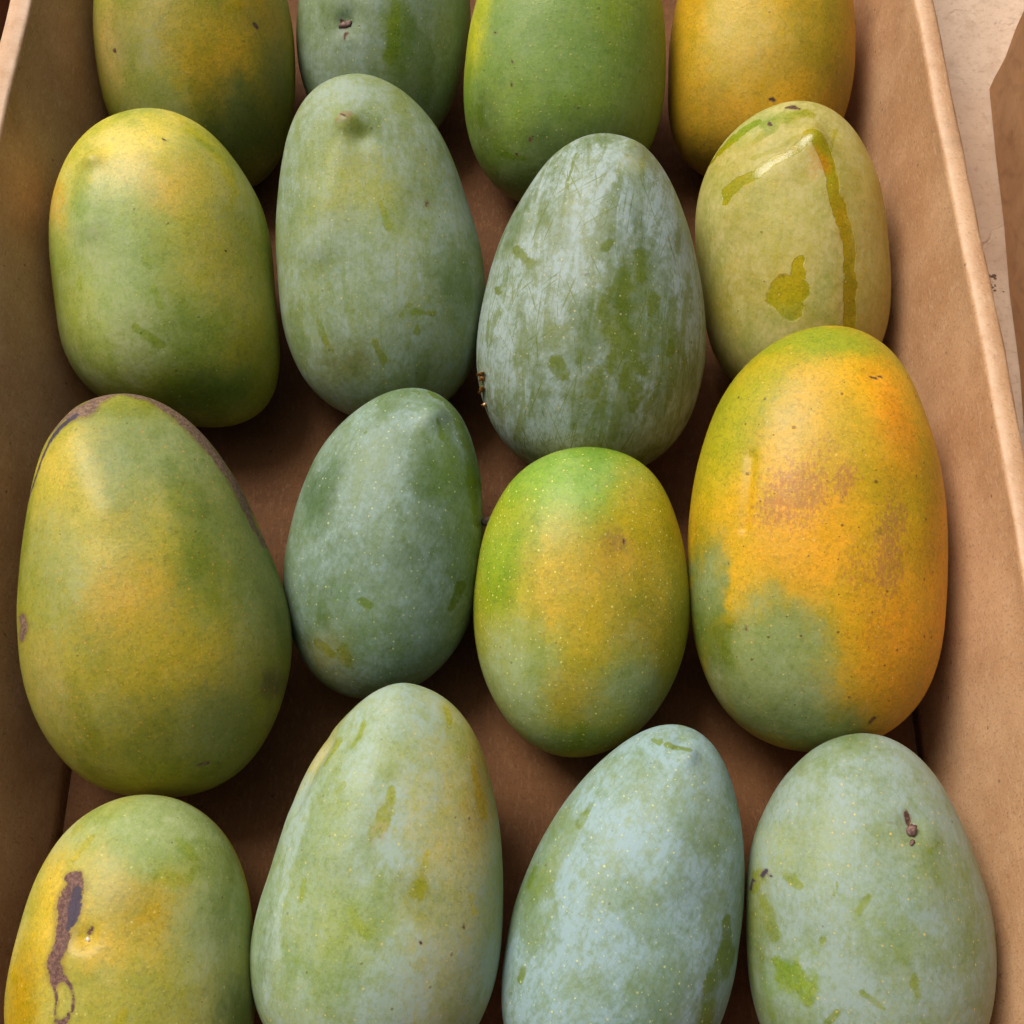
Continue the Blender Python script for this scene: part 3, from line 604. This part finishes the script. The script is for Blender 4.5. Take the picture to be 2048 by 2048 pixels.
  blobs=[('s',128,900,84,110,12,(200,174,72),1,.4),('s',175,1000,110,110,0,(188,168,70),.9),('s',250,1150,85,70,20,(196,152,42)),('s',290,1260,160,130,20,(164,142,40),.9),('s',330,860,130,90,25,(116,132,66)),('s',430,1060,90,170,-8,(108,122,50)),('s',400,1110,50,70,0,(112,118,30),.8),('b',460,1190,50,70,0,.5),('b',330,880,120,90,20,.5),('b',110,1100,60,130,0,.5),('s',90,1300,50,100,-10,(164,142,70),.8),('s',210,1400,160,70,10,(132,122,32),.9),('s',430,1380,90,80,0,(112,116,44),.9),('b',280,1150,120,160,0,.15),('s',520,1290,20,30,0,(90,72,44),.8)],
  marks=[('k',[(215,748,6),(184,756,15),(162,780,16),(140,792,11)]),('d',[(150,790,6),(118,812,7),(98,838,5)]),('d',[(98,838,4),(82,875,3.5),(68,915,3.5),(58,955,3.5),(50,1000,3.5),(46,1030,3)]),('k',[(150,778,12),(120,800,7),(92,840,4),(70,890,3)]),('k',[(195,750,9),(245,744,10),(291,754,11),(333,781,11),(374,821,10),(409,865,8),(437,906,6.5),(459,948,5.5),(478,988,4.5),(500,1033,3)]),('k',[(47,1166,9),(50,1184,12),(46,1200,9)]),('k',[(376,1444,3),(392,1440,4)]),('k',[(84,1246,3)])],
  scabcol=(104,82,66), scabcol2=(146,118,94), relief=[([(135,840),(195,960)],45,.9),([(150,785)],30,.8)]),
 dict(mat='small_green_streak', label='small green mango with a dark wiped streak on its right shoulder', elev=19,
  loop=[(780,730),(820,736),(853,768),(877,810),(896,860),(907,910),(912,960),(911,1016),(907,1066),(900,1116),(888,1158),(865,1211),(832,1256),(795,1288),(755,1308),(712,1319),(672,1319),(635,1309),(602,1285),(575,1246),(556,1206),(543,1151),(537,1091),(539,1041),(547,991),(562,947),(580,900),(605,845),(637,800),(685,763),(732,740)],
  skin=(84,108,34), bloom=.64, bloomcol=(146,168,162), lent=.5, specks=.08, scratch=.2, lentcol=(196,204,140),
  blobs=[('b',720,815,80,70,20,1.0),('b',690,950,70,90,0,.85),('s',605,925,40,70,20,(64,94,40)),('b',605,925,36,60,20,.25),('s',850,900,34,90,-10,(92,120,26)),('b',850,900,30,80,-10,.3),('s',620,1250,70,70,0,(128,120,48)),('b',630,1240,60,60,0,.4),('s',860,1110,34,60,20,(68,96,20)),('s',760,1180,120,90,0,(104,130,60),.7),('b',880,840,20,60,-15,.9),('b',740,1090,110,90,0,.6)],
  marks=[('m',[(810,742,6),(836,760,9),(860,795,12),(877,840,13),(886,890,13),(892,940,12),(898,990,8)]),('m',[(866,1105,9),(858,1135,13),(848,1150,7)]),('m',[(648,1225,14),(655,1250,14)]),('m',[(684,1136,10),(694,1142,10)]),('m',[(687,818,5),(690,815,3)]),('m',[(780,738,4),(790,745,5)]),('k',[(633,1162,1.5)]),('m',[(820,800,4),(830,830,9)]),('m',[(600,1215,10),(625,1230,10)])],
  relief=[([(812,790)],22,1.5),([(812,800),(780,900),(755,1010)],60,.9),([(818,800),(880,900)],34,.5)]),
 dict(mat='speckled', label='green topped mango with a yellow belly dotted with fine pale spots', elev=19,
  loop=[(1115,843),(1170,850),(1220,878),(1256,925),(1280,985),(1294,1045),(1299,1116),(1296,1181),(1284,1246),(1261,1306),(1227,1360),(1182,1399),(1131,1422),(1078,1430),(1030,1420),(985,1390),(942,1335),(911,1270),(896,1200),(894,1150),(900,1090),(912,1020),(930,965),(960,915),(1005,868),(1060,848)],
  skin=(164,152,24), bloom=.12, bloomcol=(164,178,130), lent=.85, specks=.1, lentcol=(224,212,110),
  blobs=[('s',1080,895,190,110,0,(104,150,46)),('b',1100,890,110,60,0,.3),('s',1225,1030,80,150,-8,(192,164,16)),('s',945,1060,65,90,0,(130,152,34)),('s',1120,1130,120,110,-20,(180,150,20)),('s',1180,1060,50,50,0,(170,128,36),.5),('s',1220,1200,70,90,0,(150,134,30),.8),('s',990,1290,110,100,0,(136,148,66)),('b',960,1250,80,90,20,.8),('b',1210,1310,90,80,-20,.85),('s',1210,1310,80,70,-20,(122,136,60)),('s',1080,1300,60,70,0,(160,142,46)),('s',1090,1400,110,30,0,(116,134,50)),('b',990,1370,80,40,20,.7),('r',1165,1030,44,28,10,.9),('r',1120,1085,60,60,0,.3)],
  marks=[('k',[(1180,1020,1.5),(1177,1034,2)]),('m',[(1100,1360,6),(1100,1385,10),(1080,1415,14)]),('m',[(910,1108,6),(912,1120,6)])],
  russetcol=(150,118,62), relief=[([(1165,1040)],30,-.5)]),
 dict(mat='ripe_orange', label='large ripe orange mango with russet freckles and a grey-green patch', elev=19,
  loop=[(1580,612),(1640,624),(1690,667),(1726,730),(1752,800),(1771,870),(1783,950),(1788,1030),(1787,1110),(1781,1180),(1766,1250),(1742,1316),(1710,1358),(1666,1388),(1610,1408),(1560,1419),(1510,1423),(1462,1415),(1414,1389),(1366,1333),(1331,1271),(1311,1196),(1301,1100),(1298,1030),(1302,960),(1313,900),(1333,830),(1362,760),(1402,698),(1452,650),(1515,621)],
  skin=(205,160,28), blotch=.3, bloom=.06, bloomcol=(156,166,118), lent=.35, specks=.7, lentcol=(224,184,90), russetcol=(158,100,66),
  blobs=[('s',1540,645,150,46,0,(146,150,30)),('s',1640,730,80,40,15,(222,168,36)),('s',1690,800,50,110,-10,(222,150,18)),('s',1362,800,84,160,20,(160,152,32)),('s',1440,920,60,120,10,(206,160,30),.8),('s',1550,1010,110,100,0,(226,160,20),.9),('s',1332,1130,34,130,-5,(104,118,50),1,.2),('b',1338,1080,26,70,0,.6),('s',1372,1225,30,55,-5,(92,102,14),1,.4),('s',1480,1245,96,104,0,(124,136,66),1,.15),('b',1475,1245,92,98,0,.72,1,.1),('s',1470,1350,140,70,15,(116,128,66)),('b',1470,1340,130,70,15,.72),('s',1590,1385,60,40,-10,(124,128,60)),('s',1690,1220,80,160,0,(204,140,20),.9),('s',1760,1090,40,200,0,(196,142,20),.8),('b',1680,1370,60,24,-20,.4),
   ('r',1500,930,70,60,35,1.0),('r',1475,965,50,40,30,1.0),('r',1600,912,30,44,10,1.0),('r',1545,860,40,40,0,.6),('r',1680,1030,34,110,0,.95),('r',1640,1060,50,60,0,.6),('r',1760,1030,20,60,0,.5),('r',1670,1200,40,70,0,.4),('r',1440,985,40,30,0,.6)],
  marks=[('k',[(1640,712,2),(1650,715,2.5),(1660,714,2)]),('d',[(1682,668,2),(1696,684,2.5),(1705,696,2)]),('k',[(1410,1185,4)]),('k',[(1640,1362,3),(1648,1352,3)]),('k',[(1660,1002,5)]),('m',[(1375,1170,10),(1372,1240,14)])],
  scabcol=(96,62,36), scabcol2=(130,90,50), relief=[([(1418,860),(1404,1000)],7,-.8),([(1648,712)],26,-.7),([(1650,720),(1660,850)],70,.9)]),

 dict(mat='scabbed', label='yellow and green mango with a long brown and black scab at the front left', elev=13,
  loop=[(282,1497),(340,1507),(390,1540),(430,1586),(456,1636),(470,1686),(478,1745),(481,1810),(482,1880),(476,1950),(440,2050),(370,2120),(280,2150),(180,2145),(90,2100),(30,2020),(6,1940),(12,1866),(22,1811),(35,1751),(55,1691),(85,1631),(125,1576),(170,1536),(222,1507)],
  skin=(170,152,50), bloom=.3, bloomcol=(172,182,130), lent=.2, specks=.15,
  blobs=[('s',300,1560,180,80,5,(130,150,76)),('b',290,1550,170,70,5,.75),('s',80,1730,70,150,10,(206,172,60)),('s',240,1790,110,90,0,(198,164,60)),('s',250,1730,80,50,-30,(164,138,44),.9),('s',430,1780,70,170,0,(126,140,72)),('b',425,1760,66,150,0,.75),('s',300,1880,160,80,0,(158,148,52),.9),('s',40,1890,40,90,5,(170,138,10)),('b',40,1890,40,90,5,.05),('s',60,1700,24,90,15,(196,180,96),.8),('b',150,1560,60,60,30,.7),('s',180,1790,40,40,0,(208,164,46),.8),('b',200,1800,120,100,0,.2),('s',460,1900,40,60,0,(84,104,40),.9)],
  marks=[('k',[(130,1657,9),(150,1656,9),(143,1675,18),(128,1700,18),(124,1730,17),(120,1765,15),(114,1790,15),(102,1815,16),(108,1838,15),(103,1852,9)]),('d',[(147,1680,9),(142,1705,13),(137,1732,11),(131,1754,5)]),('k',[(103,1852,3),(105,1890,2.5),(108,1930,3)]),('k',[(124,1846,4),(134,1862,3),(142,1885,2.5),(138,1905,3),(126,1925,5),(120,1932,8)]),('m',[(176,1582,6),(160,1600,9),(140,1622,6)]),('m',[(342,1586,11),(352,1602,13),(362,1618,12)]),('m',[(300,1650,14),(350,1662,20),(365,1640,14)]),('m',[(148,1768,8),(160,1782,8)]),('m',[(30,1830,12),(40,1870,20),(48,1920,24)]),('m',[(230,1910,10),(225,1930,14)]),('m',[(255,1745,14),(290,1715,16)]),('k',[(172,1752,3),(164,1762,4)])],
  scabcol=(92,64,56), scabcol2=(132,98,84), relief=[([(160,1770)],20,-1.4),([(140,1800)],40,.8)]),
 dict(mat='pale_yellow_side', label='large pale green mango with a yellow right flank in the front row', elev=13,
  loop=[(752,1293),(797,1297),(840,1320),(875,1360),(902,1410),(925,1474),(940,1543),(947,1618),(949,1691),(945,1766),(936,1828),(919,1880),(893,1940),(850,2005),(780,2050),(700,2062),(610,2040),(540,1990),(497,1932),(482,1880),(477,1826),(478,1776),(487,1716),(505,1651),(530,1578),(556,1516),(590,1446),(626,1386),(666,1340),(708,1306)],
  skin=(138,148,62), bloom=.95, bloomcol=(160,180,170), lent=.25, specks=.12, scratch=.2, lentcol=(214,196,110), russetcol=(176,156,116),
  blobs=[('s',865,1560,88,300,-3,(190,168,70)),('b',870,1540,76,280,-4,.42),('r',718,1578,24,24,0,.7),('s',905,1500,30,130,-8,(176,142,24)),('b',905,1500,24,110,-8,.25),('s',720,1330,60,40,0,(160,160,92)),('s',600,1420,24,100,28,(192,170,84)),('b',600,1420,20,90,28,.5),('b',590,1600,80,180,10,.95),('s',680,1740,110,70,-20,(132,146,62),.7),('b',680,1740,100,60,-20,.5),('s',640,1860,120,70,0,(126,144,60),.8),('b',560,1860,60,60,0,.8),('s',860,1740,60,130,0,(170,160,84),.8),('s',790,1690,50,40,0,(150,140,30),.8),('b',700,1440,70,70,0,.9),('s',500,1800,20,100,0,(112,124,52),.8),('s',720,1550,24,40,20,(140,140,36),.9)],
  marks=[('m',[(742,1490,8),(730,1530,15),(716,1560,19),(700,1575,12)]),('m',[(806,1610,6),(802,1645,13),(790,1680,17)]),('m',[(690,1368,5),(682,1390,8),(668,1412,5)]),('m',[(575,1660,5),(572,1685,8),(568,1705,4)]),('m',[(838,1335,6),(848,1362,6)]),('m',[(895,1450,8),(908,1500,12),(916,1540,8)]),('m',[(640,1400,10),(615,1440,8)]),('k',[(872,1750,2.5),(874,1745,2.5)]),('k',[(796,1782,2.5)]),('m',[(660,1720,10),(690,1760,12)]),('m',[(655,1480,7),(640,1500,8)]),('m',[(890,1690,6),(895,1720,8)])],
  relief=[([(752,1316)],22,.4),([(740,1330),(700,1440),(640,1600)],60,1.0),([(620,1400),(560,1520)],16,-.9)]),
 dict(mat='blue_bloom', label='smooth bluish green mango with a pointed tip, third in the front row', elev=13,
  loop=[(1271,1360),(1312,1372),(1343,1401),(1367,1446),(1386,1506),(1398,1566),(1405,1631),(1404,1691),(1398,1756),(1388,1816),(1377,1868),(1358,1932),(1318,2010),(1240,2075),(1140,2100),(1045,2075),(975,2010),(945,1932),(943,1885),(949,1825),(960,1760),(976,1696),(996,1641),(1021,1586),(1051,1531),(1086,1484),(1131,1439),(1181,1398),(1226,1370)],
  skin=(104,124,52), blotch=.4, bloom=.95, bloomcol=(150,176,184), lent=.6, specks=.06, scratch=.3, lentcol=(204,208,140),
  blobs=[('s',1285,1560,60,140,0,(112,128,62)),('b',1290,1540,44,120,-4,.6),('b',1130,1620,90,180,22,1.0),('b',1010,1680,24,110,18,.4),('b',1200,1780,120,120,0,.95),('b',990,1860,60,60,0,.95),('s',1360,1790,30,90,8,(86,108,30)),('b',1355,1560,34,120,-5,.7),('b',1080,1560,40,40,20,.7),('s',1060,1900,60,50,0,(120,140,80),.5),('b',1020,1760,30,40,0,.55)],
  marks=[('m',[(1372,1735,10),(1372,1775,12),(1355,1820,14),(1340,1860,22),(1335,1900,24),(1330,1950,22)]),('m',[(1385,1790,8),(1365,1840,14)]),('m',[(1256,1408,6),(1280,1412,8),(1296,1420,8)]),('m',[(1280,1440,4)]),('m',[(1010,1640,8),(998,1680,8)]),('m',[(1230,1395,4),(1245,1400,6)]),('m',[(985,1830,8),(980,1850,9)]),('m',[(1115,1520,6),(1090,1560,7)])],
  relief=[([(1296,1430)],18,1.1),([(1284,1402)],16,-.8),([(1296,1440),(1285,1540),(1265,1650)],60,.85)]),
 dict(mat='dark_stem_scar', label='sage green mango with a dark stem scar in the front right corner', elev=13,
  loop=[(1621,1380),(1666,1387),(1711,1411),(1752,1451),(1787,1506),(1816,1566),(1842,1626),(1862,1686),(1874,1746),(1879,1806),(1878,1866),(1868,1932),(1830,2010),(1760,2070),(1660,2100),(1560,2080),(1480,2020),(1435,1940),(1416,1866),(1409,1808),(1406,1746),(1407,1676),(1414,1616),(1431,1561),(1456,1506),(1486,1456),(1522,1416),(1567,1391)],
  skin=(114,128,60), blotch=.5, bloom=.95, bloomcol=(148,166,162), lent=.4, specks=.1, scratch=.2, lentcol=(214,186,100),
  blobs=[('s',1455,1600,44,44,0,(144,152,76),.8),('b',1530,1440,90,60,0,.85),('b',1620,1400,90,26,0,.9),('s',1740,1590,60,90,10,(120,130,56)),('b',1745,1610,44,80,8,.5),('b',1680,1600,60,60,0,.6),('b',1810,1650,30,140,-15,.95),('s',1500,1845,60,60,0,(124,144,40)),('b',1560,1700,60,90,0,.85),('b',1490,1730,40,50,0,.9),('s',1425,1760,22,110,0,(116,124,40)),('b',1425,1760,20,110,0,.3),('s',1640,1710,120,70,20,(124,140,60),.7),('b',1690,1830,60,80,0,.6),('s',1480,1920,50,30,0,(116,130,36),.8)],
  marks=[('m',[(1480,1650,8),(1494,1660,11),(1512,1672,8)]),('m',[(1442,1690,9),(1450,1730,15),(1462,1765,12)]),('m',[(1470,1820,14),(1490,1840,28),(1515,1862,24),(1525,1885,14)]),('m',[(1552,1776,7),(1550,1780,5)]),('m',[(1630,1872,6),(1655,1890,9),(1668,1900,5)]),('d',[(1438,1652,3),(1446,1642,2.5)]),('d',[(1452,1650,2.5)]),('d',[(1425,1660,2),(1420,1680,2)]),('m',[(1436,1650,12),(1424,1680,8)]),('m',[(1636,1690,8),(1620,1720,9)]),('m',[(1725,1840,9),(1732,1880,9)]),('k',[(1712,1532,4),(1716,1545,5),(1719,1556,2)]),('k',[(1681,1550,2.5)]),('m',[(1752,1610,7),(1770,1590,4)]),('m',[(1580,1660,2),(1572,1690,4)]),('m',[(1560,1932,10),(1580,1915,8)])],
  relief=[([(1722,1560)],24,-1.1),([(1735,1580),(1745,1680)],40,.6)]),
]

MS = {}
for i, sp in enumerate(SPECS):
    m = fit_mango(sp['loop'], R(sp['elev']), sp.get('lift', 0.0))
    o = build_mango(m, sp, i); tag(o, sp['label'], 'mango', GRP); MS[sp['mat']] = m

# ------------------------------------------------------------------ small pieces stuck to the fruit (parts)
def stick(m, px, name, shape, mat, size, seed=0, sink=0.3, rot=0.0):
    """lumpy little piece seated on the skin at the traced spot"""
    q = to_local(m, [px])[0]; f = m.V[:, 2] > 0
    i = np.where(f)[0][np.argmin(np.hypot(m.V[f, 0] - q[0], m.V[f, 1] - q[1]))]
    p, nrm = Vector(m.V[i]), Vector(m.N[i]); tq = nrm.to_track_quat('Z', 'Y').to_matrix() @ Matrix.Rotation(rot, 3, 'Z')
    rr = random.Random(seed); bm = bmesh.new(); bmesh.ops.create_icosphere(bm, subdivisions=2, radius=1)
    for v in bm.verts:
        k = 1 + rr.uniform(-shape, shape)
        v.co = p + tq @ Vector((v.co.x * size[0] * k, v.co.y * size[1] * k, (v.co.z + 1 - 2 * sink) * size[2] * k))
    me = bpy.data.meshes.new(name); bm.to_mesh(me); bm.free(); me.materials.append(mat)
    me.polygons.foreach_set('use_smooth', np.ones(len(me.polygons), bool))
    o = bpy.data.objects.new(name, me); C.objects.link(o); o.parent = m.obj
    return o

def plain(name, c1, c2, rough, scale=500, spec=0.5, trans=0.0):
    t = NT(name); v = t.coord()
    t.l.new(t.mix(t.step(t.noise(v, scale, 4), 0.35, 0.65), lin(c1), lin(c2)), t.bsdf.inputs['Base Color'])
    t.bsdf.inputs['Roughness'].default_value = rough; t.bsdf.inputs['Specular IOR Level'].default_value = spec
    t.bsdf.inputs['Transmission Weight'].default_value = trans
    t.l.new(t.bump(t.noise(v, scale * 2, 3), 0.4, 0.0005), t.bsdf.inputs['Normal'])
    return t.m
M_CORK = plain('dry_stem', (84, 60, 54), (140, 108, 94), 0.7)
M_RESIN = plain('amber_resin', (170, 110, 50), (214, 160, 90), 0.15, 300, 0.6, 0.3)
M_SAP = plain('wet_sap', (170, 152, 48), (196, 170, 66), 0.07, 200, 0.6)
M_WHITE = plain('dried_sap', (205, 190, 180), (236, 226, 214), 0.35)
M_STALK = plain('black_stalk', (34, 24, 20), (70, 52, 42), 0.8)
m = MS['dark_stem_scar']
stick(m, (1722, 1572), 'stem_scar', 0.35, M_CORK, (0.0015, 0.0024, 0.0012), 2, 0.25)
stick(m, (1721, 1562), 'sap_bead', 0.15, M_WHITE, (0.0006, 0.0009, 0.0007), 4, 0.1)
stick(m, (1720, 1590), 'stem_scar', 0.3, M_CORK, (0.0007, 0.0013, 0.0006), 6, 0.3)
m = MS['scabbed']
stick(m, (162, 1772), 'sap_bead', 0.2, M_WHITE, (0.0006, 0.0009, 0.0006), 7, 0.2)
m = MS['silver_scratched']
for k, (px, py, sx, sy) in enumerate(((910, 705, .0005, .0050), (913, 716, .0009, .0022), (912, 735, .0006, .0034), (917, 765, .0007, .0011))):
    stick(m, (px, py), 'resin_crust', 0.45, M_RESIN, (sx, sy, 0.0011), 20 + k, 0.15, 0.1 * k)
m = MS['small_green_streak']
stick(m, (909, 985), 'stalk', 0.3, M_STALK, (0.0018, 0.0016, 0.0034), 31, 0.1)
m = MS['sage_stem_mark']
stick(m, (651, 46), 'stem_scar', 0.35, M_CORK, (0.0016, 0.0034, 0.0008), 9, 0.35)
